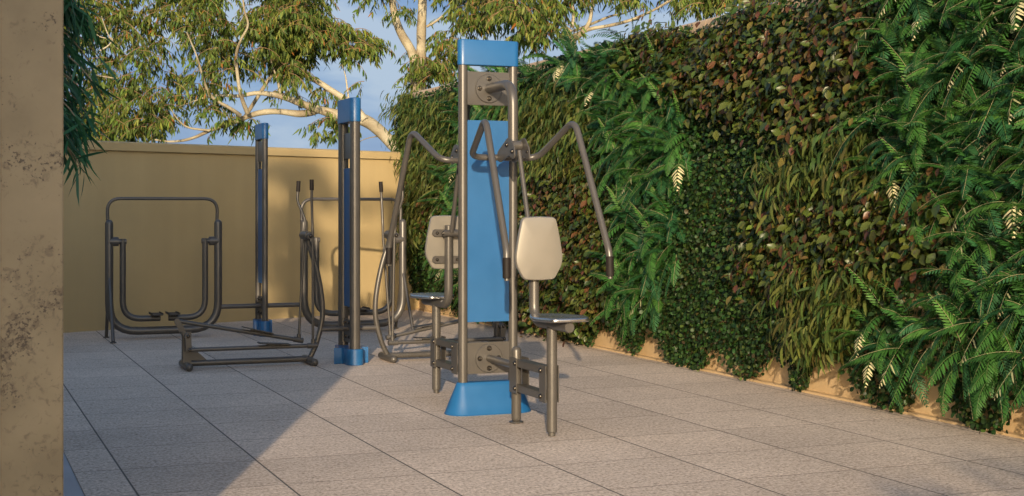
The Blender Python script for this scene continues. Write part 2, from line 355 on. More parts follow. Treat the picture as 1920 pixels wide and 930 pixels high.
def station(sg):
    """one seat: local a across, f outwards (towards the viewer for sg=+1)"""
    def p(a, f, z): return Vector((sg * a, -sg * f, z))
    rt = m1
    obj('arm', T_([p(0, .018, 1.915), p(0, .40, 1.915), p(0, .40, 1.54)], 0.029, 0.13, seg=20), M_taupe, rt)
    poly = smooth_poly([(.275, 1.528), (.43, 1.605), (.475, 1.60), (.535, 1.545), (.54, 1.495), (.515, 1.478), (.455, 1.505), (.325, 1.468), (.28, 1.478)], .018)
    for s in (-1, 1):
        lo = obj('lever', prism(poly, lambda x, y, d: p(d, x, y), s * .040, s * .048, .0015), M_taupe, rt)
        for f, z in ((.425, 1.565), (.507, 1.525)): obj('bolt', dome_bolt(bmesh.new(), p(s * .048, f, z), p(s, 0, 0) , .0125), M_bolt, lo)
    obj('pivot_sleeve', T_([p(-.0405, .425, 1.562), p(.0405, .425, 1.562)], .027, seg=18), M_taupe, rt)
    hb = obj('handle_bar', T_([p(-.294, 1.048, .945), p(-.292, 1.042, .985), p(-.2645, .66, 1.70), p(-.205, .265, 1.4985), p(.205, .265, 1.4985),
                               p(.2645, .66, 1.70), p(.292, 1.042, .985), p(.294, 1.048, .945)], 0.0185, [0, .025, .085, .075, .075, .085, .025, 0], seg=16), M_taupe, rt)
    for s in (-1, 1):
        obj('grip', T_([p(s * .294, 1.048, .952), p(s * .295, 1.052, .845)], 0.0215, seg=18, cap='bevel'), M_grip, hb)
        obj('grip_end', T_([p(s * .295, 1.052, .847), p(s * .295, 1.053, .832)], 0.013, seg=14), M_taupe, hb)
    obj('link_rod', T_([p(0, .492, 1.53), p(0, .655, 1.055)], .0135, seg=14), M_taupe, rt)
    # seat frame: backrest pipe bending into the seat tube
    fr = obj('seat_frame', T_([p(0, .71, 1.10), p(0, .71, .592), p(0, 1.19, .592)], .0275, .10, seg=20), M_taupe, rt)
    br = bmesh.new()
    tube(br, [p(-.05, .672, 1.05), p(.05, .672, 1.05)], .022, seg=16)
    obj('rod_joint', br, M_taupe, fr)
    for s in (-1, 1): obj('bolt', dome_bolt(bmesh.new(), p(s * .05, .672, 1.05), p(s, 0, 0), .012), M_bolt, fr)
    # backrest
    half = [(.0, 1.164), (.085, 1.160), (.100, 1.148), (.120, 1.06), (.136, .965), (.1385, .93), (.132, .895), (.096, .832), (.080, .820), (0, .816)]
    ol = smooth_poly(half + [(-x, z) for x, z in half[::-1] if x > 0], .03, 4)
    zc = .98
    def padring(k, f): return [p(x * k, f, zc + (z - zc) * k) for x, z in ol]
    back = obj('backrest', loft([padring(.90, .758), padring(.965, .758), padring(.99, .762), padring(1, .772), padring(.995, .782), padring(.97, .789), padring(.85, .793), padring(.5, .797), padring(.1, .798)]), M_cream, rt)
    for z in (1.05, .88):
        sp = [(x, y + z) for x, y in stadium(.075, .0235)]
        obj('bracket', prism(sp, lambda x, y, d: p(x, d, y), .757, .737, .004), M_taupe, back)
        for s in (-1, 1): obj('bolt', dome_bolt(bmesh.new(), p(s * .068, .737, z), p(0, -1, 0), .009), M_bolt, back)
    # seat pan
    sh = [(0, 1.222), (.085, 1.215), (.105, 1.205), (.145, 1.08), (.150, 1.045), (.142, 1.01), (.085, .850), (.065, .838), (0, .834)]
    so = smooth_poly(sh + [(-x, f) for x, f in sh[::-1] if x > 0], .03, 4); fc = 1.03
    def sr(k, z): return [p(x * k, fc + (f - fc) * k, z) for x, f in so]
    obj('seat', loft([sr(.90, .621), sr(.97, .621), sr(.992, .624), sr(1, .631), sr(.992, .638), sr(.97, .642), sr(.8, .644), sr(.1, .643)]), M_seat, rt)
    # fixed stub, swinging post, parallel links
    obj('stub_post', tube(tube(bmesh.new(), [p(0, .449, .002), p(0, .449, .432)], .0275, seg=20, cap='dome'), [p(0, .449, .001), p(0, .449, .010)], .042, seg=20), M_taupe, rt)
    obj('cross_pipe', T_([p(0, .018, .322), p(0, .440, .322)], .021, seg=18), M_taupe, rt)
    sp_ = T_([p(0, .955, .022), p(0, .955, .585)], .028, seg=22)
    seatpost = obj('seat_post', sp_, M_taupe, rt)
    obj('foot', T_([p(0, .955, .0), p(0, .955, .03)], .019, seg=16), M_taupe, seatpost)
    for z in (.344, .206):
        lk = obj('link_arm', box(*[Vector([fn(u, v) for u, v in zip(p(-.033, .505, z - .020), p(.033, .918, z + .020))]) for fn in (min, max)], bev=.003), M_taupe, rt)
        for s in (-1, 1):
            for f in (.527, .893): obj('bolt', dome_bolt(bmesh.new(), p(s * .0395, f, z), p(s, 0, 0), .0125), M_bolt, lk)
    for f0, f1 in ((.44, .548), (.872, .962)):
        for s in (-1, 1):
            c = [p(s * .0335, f0, .176), p(s * .0395, f1, .374)]
            obj('link_bracket', box([min(u, v) for u, v in zip(*c)], [max(u, v) for u, v in zip(*c)], .002), M_taupe, rt)
station(1); station(-1)

# ------------------------------------------------------------------ shoe with rounded lobes for machines 2 and 3
def shoe(root, hs, lr, ha, hg, h):
    arc = lambda c, s: [(-s * lr * math.cos(math.pi * k / 12), c + s * -lr * math.sin(math.pi * k / 12)) for k in range(13)]
    poly = [(-ha, -hg), (-lr - .012, -hg), (-lr, -hg - .012)] + arc(-hs, 1) + [(lr, -hg - .012), (lr + .012, -hg), (ha, -hg), (ha, hg), (lr + .012, hg), (lr, hg + .012)] + arc(hs, -1) + [(-lr, hg + .012), (-lr - .012, hg)]
    out = [poly[0]]
    for q in poly[1:]:
        if math.hypot(q[0] - out[-1][0], q[1] - out[-1][1]) > 1e-4: out.append(q)
    return obj('base', prism(out, lambda x, y, d: Vector((x, y, d)), 0, h, .003), M_blue, root)

# ------------------------------------------------------------------ 2. twin cross trainer
C2 = Vector((-1.278, 11.155, 0))
m2 = thing('cross_trainer', C2, TH, 'double cross trainer with curved tubes and thin swinging handles beside a blue-capped mast', 'gym machine', 'outdoor exercise machines in the yard')
z2 = dict(base=.125, cap0=1.88, cap1=2.065, panel0=.438, panel1=1.525, plateU=(1.60, 1.80), plateL=(.16, .34))
ax2, pl2 = mast(m2, 'y', .172, .0405, z2, None)
shoe(m2, .172, .066, .138, .062, .125)
def mast_bolts(plate, zs, off):
    for z in zs:
        for y in (-off, off):
            for s in (-1, 1): obj('bolt', bolt(bmesh.new(), (s * .009, y, z), (s, 0, 0), .013, .014), M_bolt, plate)
mast_bolts(pl2[1], (.205, .318), .06)
def a_of(px, g, C):        # across-offset of the point seen at column px, at depth offset g
    k = (px - 960) / F; x0 = C.x + g * U1.x; y0 = C.y + g * U1.y
    return (k * y0 - x0) / (U2.x - k * U2.y)
def z_of(py, a, g, C):
    return H + (HY - py) * (C.y + a * U2.y + g * U1.y) / F
def trainer(sg):
    def p(a, g, z): return Vector((sg * a, g, z))
    obj('cross_bar', T_([p(.0, 0, .268), p(.235, 0, .268)], .019, seg=14), M_taupe, m2)
    fr = obj('base_rail', T_([p(.325, .012, .042), p(1.262, .012, .042)], .0235, seg=16), M_taupe, m2)
    for a in (.315, 1.262):
        obj('foot', T_([p(a, -.19, .030), p(a, .20, .030)], .029, seg=16, cap='dome'), M_taupe, fr)
    pts = [(.312, .05), (.262, .16), (.220, .32), (.214, .46), (.235, .62), (.272, .78), (.318, .92), (.342, 1.0)]
    # smooth curve through the points
    V = [Vector((a, 0, z)) for a, z in pts]; cv = []
    for i in range(len(V) - 1):
        p0, p1, p2, p3 = V[max(0, i - 1)], V[i], V[i + 1], V[min(len(V) - 1, i + 2)]
        for k in range(6):
            t = k / 6
            cv.append(0.5 * ((2 * p1) + (p2 - p0) * t + (2 * p0 - 5 * p1 + 4 * p2 - p3) * t * t + (3 * p1 - p0 - 3 * p2 + p3) * t ** 3))
    cv.append(V[-1])
    obj('curved_tube', T_([p(v.x, .0, v.z) for v in cv], .0205, seg=16), M_taupe, m2)
    hub = bmesh.new()
    tube(hub, [p(.342, -.085, 1.0), p(.342, .10, 1.0)], .033, seg=20)
    tube(hub, [p(.342, -.145, .998), p(.342, .145, .998)], .024, seg=18)
    ho = obj('hub', hub, M_taupe, m2)
    for s in (-1, 1): obj('bolt', dome_bolt(bmesh.new(), p(.342, s * .145, .998), (0, s, 0), .014), M_bolt, ho)
    # crank stand
    stand = bmesh.new()
    for s in (-1, 1): box([min(sg * 1.225, sg * 1.29), s * .022 - .006, .05], [max(sg * 1.225, sg * 1.29), s * .022 + .006, .28], .002, stand)
    box([min(sg * 1.232, sg * 1.285), -.018, .05], [max(sg * 1.232, sg * 1.285), .03, .245], .002, stand)
    prism([(sg * 1.226, .06), (sg * 1.10, .06), (sg * 1.226, .175)], lambda x, y, d: Vector((x, d, y)), .006, .018, .001, stand)
    obj('stand', stand, M_taupe, m2)
    ax = bmesh.new(); tube(ax, [p(1.262, -.10, .256), p(1.262, .10, .256)], .022, seg=16)
    for s, ae, ze in ((-1, 1.255, .156), (1, 1.312, .356)):
        d0, d1 = (1.262, .256), (ae, ze); L = math.hypot(d1[0] - d0[0], d1[1] - d0[1]); ux, uz = (d1[0] - d0[0]) / L, (d1[1] - d0[1]) / L
        pl = [(d0[0] + ux * x - uz * y, d0[1] + uz * x + ux * y) for x, y in [(x + L / 2, y) for x, y in stadium(L / 2, .022)]]
        prism([(sg * x, y) for x, y in pl], lambda x, y, d: Vector((x, d, y)), s * .088, s * .102, .002, ax)
    co = obj('crank', ax, M_taupe, m2)
    obj('bolt', dome_bolt(bmesh.new(), p(1.262, -.103, .256), (0, -1, 0), .013), M_bolt, co)
    obj('bolt', dome_bolt(bmesh.new(), p(1.255, -.138, .156), (0, -1, 0), .011), M_bolt, co)
    # pedal rails
    for g, a0, zz0, a1, zz1, pa in ((-.12, .318, .156, 1.255, .156, .62), (.12, .372, .180, 1.312, .356, .70)):
        rl = obj('pedal_rail', T_([p(a0, g, zz0), p(a1, g, zz1)], .0165, seg=14), M_taupe, m2)
        d = Vector((sg * (a1 - a0), 0, zz1 - zz0)).normalized(); up = Vector((-d.z * sg, 0, abs(d.x))).normalized()
        jt = bmesh.new(); c = p(a0, g, zz0)
        tube(jt, [c - d * .035, c + d * .045], .022, seg=16); tube(jt, [c, c + Vector((0, 0, .05))], .016, seg=14)
        obj('rail_joint', jt, M_taupe, rl)
        pc = c + d * ((pa - a0) / (a1 - a0) * (p(a1, g, zz1) - c).length)
        ped = bmesh.new(); tilt = Matrix(((d.x, 0, up.x), (0, 1, 0), (d.z, 0, up.z)))
        box((-.12, -.055, .022), (.12, .055, .029), .002, ped)
        box((-.055, -.012, .0), (.055, .012, .024), .002, ped)
        k = 0.06 * sg
        for v in ped.verts:
            v.co.z += v.co.x * -k if v.co.z > .021 else 0
            v.co = tilt @ v.co + pc
        obj('pedal', ped, M_tread, rl)
    # handle levers: near (g<0) and far (g>0)
    if sg < 0:
        near = [(584.5, -.17, 1.352), (584.5, -.165, 1.27), (585.5, -.135, 1.10), (586.5, -.135, .998)]
        near_top = (584.5, -.17, 1.43)
        far = [(558.8, .17, 1.345), (557.2, .17, 1.275), (572.5, .135, 1.115), (570.5, .135, .998)]
        far_top = (560.0, .17, 1.425)
    else:
        near = [(754.8, -.17, 1.352), (755.3, -.17, 1.285), (743.5, -.135, 1.15), (739.5, -.135, .998)]
        near_top = (754.4, -.17, 1.43)
        far = [(714.8, .17, 1.345), (715.6, .17, 1.27), (717.5, .135, 1.10), (718, .135, .998)]
        far_top = (713.8, .17, 1.425)
    for lst, top, end in ((near, near_top, p(.318, -.12, .185)), (far, far_top, p(.372, .12, .205))):
        P3 = [Vector((a_of(x, g, C2), g, z)) for x, g, z in lst]
        tp = Vector((a_of(top[0], top[1], C2), top[1], top[2]))
        hl = obj('handle_lever', T_([P3[0]] + P3[1:] + [end], .0105, [0, .03, .03, .05, 0], seg=12), M_taupe, m2)
        obj('grip', T_([P3[0] - (tp - P3[0]) * .05, tp], .0165, seg=14), M_grip, hl)
trainer(-1); trainer(1)

# ------------------------------------------------------------------ 3. twin leg swing
C3 = Vector((-2.395, 13.60, 0))
m3 = thing('leg_swing_machine', C3, TH, 'double leg swing with two wide U-shaped frames, nearest the ochre wall', 'gym machine', 'outdoor exercise machines in the yard')
z3 = dict(base=.146, cap0=1.87, cap1=2.02, panel0=.496, panel1=1.588, plateU=(1.66, 1.853), plateL=(.19, .37))
ax3, pl3 = mast(m3, 'y', .158, .0275, z3, None)
shoe(m3, .158, .050, .090, .062, .146)
mast_bolts(pl3[1], (.215, .345), .06)
def swing(sg):
    def p(a, g, z): return Vector((sg * a, g, z))
    i, o = .413, 1.41
    obj('cross_bar', T_([p(0, 0, .282), p(i, 0, .282)], .022, seg=16), M_taupe, m3)
    obj('frame', T_([p(i, 0, 1.108), p(i, 0, .076), p(o, 0, .076), p(o, 0, 1.108)], .0375, [0, .26, .26, 0], seg=22, cap='dome'), M_taupe, m3)
    obj('rail', T_([p(i, .01, .985), p(i, .085, 1.0), p(i - .012, .085, 1.303), p(o + .012, .085, 1.303), p(o, .085, 1.0), p(o, .01, .985)], .0155, [0, .04, .13, .13, .04, 0], seg=14), M_taupe, m3)
    for g in (-.345, .24):
        obj('stay', T_([p(o, g * .06, .575), p(o, g, .012)], .016, seg=12), M_taupe, m3)
        obj('stay_foot', T_([p(o, g, .001), p(o, g, .012)], .03, seg=14), M_taupe, m3)
    for s, b in ((1, i), (-1, o)):
        pv = bmesh.new()
        tube(pv, [p(b, 0, .905), p(b + s * .085, 0, .905)], .042, seg=20); tube(pv, [p(b, 0, .905), p(b + s * .155, 0, .905)], .026, seg=18)
        pivot = obj('pivot', pv, M_taupe, m3)
        xb = b + s * .122
        arm = obj('swing_arm', T_([p(xb, 0, .93), p(xb, 0, .19), p(xb + s * .34, 0, .19)], .0285, [0, .17, 0], seg=18), M_taupe, m3)
        x0, x1 = sorted((sg * (xb + s * .25), sg * (xb + s * .35)))
        pd = bmesh.new(); box((x0, -.13, .222), (x1, .13, .232), .002, pd); box((x0, -.13, .232), (x0 + .006, .13, .244), .001, pd); box((x1 - .006, -.13, .232), (x1, .13, .244), .001, pd)
        box(((x0 + x1) / 2 - .02, -.03, .205), ((x0 + x1) / 2 + .02, .03, .223), .002, pd)
        obj('footplate', pd, M_tread, arm)
swing(-1); swing(1)

# ------------------------------------------------------------------ ground
def sheet(name, pts, z, m, sub=0):
    bm = bmesh.new(); bm.faces.new([bm.verts.new((x, y, z)) for x, y in pts])
    return tag(obj(name, bm, m), None, None, kind='structure')
sheet('ground', [(-400, -400), (400, -400), (400, 400), (-400, 400)], -0.012, M_earth)
def ST(s, t): v = U2 * s + U1 * t; return (v.x, v.y)
sheet('paving', [ST(.543, -14), ST(5.276, -14), ST(5.276, 18), ST(.543, 18)], 0.0, M_pave)
sheet('concrete_border', [ST(-8, -14), ST(.543, -14), ST(.543, 18), ST(-8, 18)], -0.004, M_conc)

# ------------------------------------------------------------------ back wall
def wall_obj(name, a, b, th, z1, m, side=1, z0=-0.02):
    """wall along a->b, its visible face on the a-b line, thickness to the left of travel * side"""
    a, b = Vector((*a, 0)), Vector((*b, 0)); d = (b - a).normalized(); n = Vector((-d.y, d.x, 0)) * side * th
    c = [a, b, b + n, a + n]
    return loft([[v + Vector((0, 0, z0)) for v in c], [v + Vector((0, 0, z1)) for v in c]])
BA, BB = (-9.0, 9.21), (-1.0, 17.21)
bw = obj('back_wall', wall_obj('w', BA, BB, .22, 1.79, M_wall), M_wall)
tag(bw, 'low ochre rendered wall with a plain coping closing the far end of the yard', 'wall')
d = Vector((1, 1, 0)).normalized(); n = Vector((-1, 1, 0)).normalized()
cop = bmesh.new()
c0 = Vector((*BA, 0)) - n * .035; c1 = Vector((*BB, 0)) - n * .035
prof = [(0, 1.792), (.29, 1.792), (.29, 1.87), (.27, 1.884), (.02, 1.884), (0, 1.870)]
loft([[c + n * x + Vector((0, 0, z)) for x, z in prof] for c in (c0, c1)], cop)
obj('coping', cop, M_wall, bw)

# ------------------------------------------------------------------ planted wall
P0 = Vector((2.70, 7.49, 0)); WN = -U2
def WP(w, out, z): return P0 + U1 * w + WN * out + Vector((0, 0, z))
A, B = WP(-12, 0, 0), WP(10.72, 0, 0)
gw = obj('garden_wall', wall_obj('w', (A.x, A.y), (B.x, B.y), .22, 2.52, M_sand, -1), M_sand)
tag(gw, 'tall sandy rendered garden wall hidden behind hanging plants on the right', 'wall')
cop = bmesh.new()
k = 0; w = -12.0
while w < 10.7:
    L = .9; e = min(w + L - .008, 10.76)
    lo = WP(w, .05, 0); 
    prof = [(.05, 2.522), (-.27, 2.522), (-.27, 2.60), (-.25, 2.615), (.03, 2.615), (.05, 2.60)]
    loft([[WP(q, o_, z) for o_, z in prof] for q in (w, e)], cop); w += L
obj('coping', cop, M_coping, gw)
kb = bmesh.new()
loft([[WP(q, o_, z) for o_, z in [(.05, -.01), (-.012, -.01), (-.012, .016), (.046, .013)]] for q in (-12, 10.72)], kb)
obj('plinth', kb, M_sand, gw)

# ------------------------------------------------------------------ left pillar and the building beside it
PR = Vector((-1.3244, 4.2, 0))
def PP(d, t, z): return PR - U2 * d + U1 * t + Vector((0, 0, z))
def pbox(d0, d1, t0, t1, z1, bev):
    bm = bmesh.new(); r = bmesh.ops.create_cube(bm, size=1)
    for v in r['verts']:
        v.co = PP(d0 if v.co.x > 0 else d1, t0 if v.co.y < 0 else t1, 0 if v.co.z < 0 else z1)
    if bev: bmesh.ops.bevel(bm, geom=bm.edges[:], offset=bev, segments=2, affect='EDGES')
    return bm
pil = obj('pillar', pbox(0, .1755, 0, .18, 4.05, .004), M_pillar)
tag(pil, 'square mottled brown plaster pillar rising at the left edge of the yard', 'pillar')
twin = bmesh.new(); box((-1.56, 2.55, 0), (-1.243, 2.85, 4.5), .004, twin)  # unseen blocker added to shade the visible pillar and set the ground shadow edge
tag(obj('pillar', twin, M_pillar), 'added unseen pillar-shaped shade blocker nearer the viewer, keeping sun off the mottled pillar', 'pillar')  # this 'pillar' (twin) is the added unseen shade blocker
side = obj('side_wall', pbox(.19, 1.52, .05, .25, 2.50, .004), M_build)
tag(side, 'tan rendered side wall running left from the brown pillar', 'wall')
bld = obj('building', pbox(1.53, 9.0, .02, 4.5, 4.55, .004), M_build)
tag(bld, 'plain tan rendered building standing left of the side wall', 'building')

# ------------------------------------------------------------------ leaves by the thousand (numpy)
class Leaves:
    def __init__(self): self.v = []; self.f = []; self.c = []; self.nv = 0; self.mi = []
    def add(self, tmpl, faces, pos, xdir, nrm, L, W, cols, mi=0):
        """tmpl (k,3) unit leaf along x; pos, xdir, nrm (n,3); L, W (n,); cols (n,3)"""
        n, k = len(pos), len(tmpl)
        if n == 0: return
        x = xdir / np.linalg.norm(xdir, axis=1, keepdims=True)
        y = np.cross(nrm, x); y /= np.maximum(np.linalg.norm(y, axis=1, keepdims=True), 1e-6)
        z = np.cross(x, y)
        t = np.asarray(tmpl)
        V = pos[:, None, :] + x[:, None, :] * (t[None, :, 0:1] * L[:, None, None]) + y[:, None, :] * (t[None, :, 1:2] * W[:, None, None]) + z[:, None, :] * (t[None, :, 2:3] * L[:, None, None])
        self.v.append(V.reshape(-1, 3))
        self.c.append(np.repeat(cols, k, axis=0))
        base = self.nv + np.arange(n)[:, None] * k
        for f in faces:
            self.f.append((base + np.asarray(f)[None, :], mi))
        self.nv += n * k
    def mesh(self, name):
        me = bpy.data.meshes.new(name)
        V = np.concatenate(self.v).astype(np.float32); C = np.concatenate(self.c).astype(np.float32)
        me.vertices.add(len(V)); me.vertices.foreach_set('co', V.ravel())
        idx = np.concatenate([a.ravel() for a, _ in self.f]).astype(np.int32)
        tot = np.concatenate([np.full(len(a), a.shape[1]) for a, _ in self.f]).astype(np.int32)
        mi = np.concatenate([np.full(len(a), m) for a, m in self.f]).astype(np.int32)
        st_ = np.concatenate([[0], np.cumsum(tot)[:-1]]).astype(np.int32)
        me.loops.add(len(idx)); me.loops.foreach_set('vertex_index', idx)
        me.polygons.add(len(tot)); me.polygons.foreach_set('loop_start', st_); me.polygons.foreach_set('loop_total', tot)
        me.polygons.foreach_set('material_index', mi)
        me.polygons.foreach_set('use_smooth', np.ones(len(tot), dtype=bool))
        at_ = me.attributes.new('tone', 'FLOAT_COLOR', 'POINT')
        at_.data.foreach_set('color', np.concatenate([C, np.ones((len(C), 1), np.float32)], axis=1).ravel())
        me.update(calc_edges=True); me.validate()
        return me
LANCE = [(0, 0, 0), (.3, .5, -.01), (.3, -.5, -.01), (.68, .42, -.06), (.68, -.42, -.06), (1, 0, -.14)]
LANCE_F = [(0, 2, 1), (1, 2, 4, 3), (3, 4, 5)]
FERNL = [(0, 0, 0), (.18, .5, 0), (.18, -.5, 0), (.72, .36, -.05), (.72, -.36, -.05), (1, .05, -.14)]
OVATE = [(0, 0, 0), (.22, .34, .05), (.22, 0, -.02), (.22, -.34, .05), (.52, .5, .03), (.52, 0, -.06), (.52, -.5, .03), (.8, .28, -.05), (.8, 0, -.12), (.8, -.28, -.05), (1, 0, -.22)]
OVATE_F = [(0, 2, 1), (0, 3, 2), (1, 2, 5, 4), (2, 3, 6, 5), (4, 5, 8, 7), (5, 6, 9, 8), (7, 8, 10), (8, 9, 10)]
ROUND = [(0, 0, 0), (.35, .5, .08), (.35, -.5, .08), (.75, .42, 0), (.75, -.42, 0), (1, 0, -.1)]
def unit(a): return a / np.maximum(np.linalg.norm(a, axis=1, keepdims=True), 1e-6)
def pick(cols, p, n, jit=.18):
    c = np.asarray(cols)[rng.choice(len(cols), n, p=np.asarray(p) / np.sum(p))]
    return np.clip(c * (1 + rng.normal(0, jit, (n, 1))) * (1 + rng.normal(0, jit * .4, (n, 3))), .004, .9)

# --- fern: fronds with paired leaflets, pale midribs
def fern_mesh(name, seed, nf, Lr, cream):
    global rng
    rng = np.random.default_rng(seed); lv = Leaves()
    greens = [(.034, .115, .024), (.048, .145, .028), (.022, .085, .030), (.066, .165, .032), (.036, .115, .045)]
    creamc = np.array((.58, .53, .31))
    for i in range(nf):
        L = rng.uniform(*Lr); az = rng.uniform(-1.5, 1.5); el = rng.uniform(-.6, 1.05)
        d = np.array((math.sin(az) * math.cos(el), math.cos(az) * math.cos(el) * .45, math.sin(el))); d /= np.linalg.norm(d)
        crf = bool(cream) and i >= nf - cream
        if crf: d = np.array((rng.normal(0, .55), .6, rng.uniform(-.6, .15))); d /= np.linalg.norm(d); L = rng.uniform(.24, .31)
        p = np.array((rng.uniform(-.05, .05), rng.uniform(0, .04), rng.uniform(-.05, .05)))
        ns = 13 if crf else 21; P, D = [], []
        sag = rng.uniform(.7, 2.1); bend = rng.normal(0, .7)
        for k in range(ns + 1):
            P.append(p.copy()); D.append(d / np.linalg.norm(d))
            p = p + D[-1] * L / ns; d = D[-1] + np.array((bend / ns, 0, -sag / ns))
        P, D = np.array(P), np.array(D)
        side = unit(np.cross(D, (0, .45, 1)))
        roll = rng.normal(0, .3); up = np.cross(side, D)
        side, up = side * math.cos(roll) + up * math.sin(roll), up * math.cos(roll) - side * math.sin(roll)
        up = unit(up)
        s = np.linspace(0, 1, ns + 1)
        lm = rng.uniform(.052, .078)
        prof = lm * np.clip(np.sin(np.pi * (.20 + .78 * s)), .08, 1) ** .7
        tone = np.asarray(greens[rng.integers(len(greens))]) * rng.uniform(.55, 1.15)
        c0 = rng.uniform(.3, .55)
        for sd in (1, -1):
            sel = np.arange(2, ns + 1); n = len(sel)
            ang = 1.02 + rng.normal(0, .07, n) - .35 * s[sel]
            xd = D[sel] * np.cos(ang)[:, None] + side[sel] * (sd * np.sin(ang))[:, None] - up[sel] * .16
            nm = up[sel] + side[sel] * (sd * .25) + rng.normal(0, .1, (n, 3))
            col = np.tile(tone, (n, 1)) * (1 + rng.normal(0, .13, (n, 1)))
            if crf:
                w = np.clip((s[sel] - c0) * 8, 0, 1)[:, None] * (rng.random((n, 1)) < .75)
                col = col * (1 - w) + creamc * w
            lv.add(FERNL, LANCE_F, P[sel], xd, nm, prof[sel] * (1 + rng.normal(0, .06, n)), np.full(n, rng.uniform(.0095, .0125)) * (.7 + .3 * np.sin(np.pi * s[sel])), np.clip(col, .004, .9))
        q = P + up * .003
        wd = np.linspace(.0017, .0008, ns + 1)[:, None]
        V = np.stack([q + side * wd, q - side * wd, q + up * wd * 1.3], 1).reshape(-1, 3)
        lv.v.append(V); lv.c.append(np.tile(np.array((.32, .29, .16)) if rng.random() < .55 else np.array((.12, .19, .06)), (len(V), 1)))
        b = lv.nv + np.arange(ns)[:, None] * 3
        for f in ((0, 2, 5, 3), (2, 1, 4, 5)): lv.f.append((b + np.asarray(f)[None], 0))
        lv.nv += len(V)
    return lv.mesh(name)

WAVY = [(0, 0, 0), (.2, .42, .03), (.2, -.42, .03), (.45, .5, .0), (.45, -.5, .0), (.72, .38, -.10), (.72, -.38, -.10), (1, 0, -.30)]
WAVY_F = [(0, 2, 1), (1, 2, 4, 3), (3, 4, 6, 5), (5, 6, 7)]
def shrub_mesh(name, seed, n, R, cols, p, size, tmpl, faces, wr, down, depth=.16):
    """clump of leaves on short stems hanging off the wall, tips pointing down and outwards"""
    global rng
    rng = np.random.default_rng(seed); lv = Leaves()
    pos = np.stack([rng.normal(0, R * .55, n), np.abs(rng.normal(.06, depth * .5, n)), rng.normal(0, R * .55, n)], 1)
    xd = np.stack([rng.normal(0, .55, n), rng.uniform(.15, 1.0, n), -down + rng.normal(0, .45, n)], 1)
    nm = np.stack([rng.normal(0, .5, n), rng.uniform(.4, 1.1, n), rng.uniform(.2, 1.2, n)], 1)
    L = rng.uniform(size[0], size[1], n)
    lv.add(tmpl, faces, pos, xd, nm, L, L * wr * rng.uniform(.85, 1.15, n), pick(cols, p, n, .14))
    return lv.mesh(name)

RED = [(.060, .080, .015), (.030, .052, .013), (.090, .050, .018), (.078, .036, .018), (.085, .125, .022), (.040, .042, .014), (.110, .082, .022)]
REDP = [.31, .23, .13, .08, .07, .09, .09]
OLIVE = [(.075, .105, .022), (.110, .125, .030), (.042, .075, .020), (.10, .09, .024)]
OLIVEP = [.42, .26, .22, .10]
fern_v = [fern_mesh('fern', 100 + i, 13, (.25, .42), c) for i, c in enumerate((0, 0, 0, 0, 0, 0, 1, 1))]
red_v = [shrub_mesh('red_leaf_shrub', 200 + i, 84, .13, RED, REDP, (.046, .074), OVATE, OVATE_F, .64, .55, .13) for i in range(4)]
lance_v = [shrub_mesh('lance_leaf_plant', 300 + i, 110, .12, OLIVE, OLIVEP, (.07, .135), WAVY, WAVY_F, .165, 1.05) for i in range(4)]

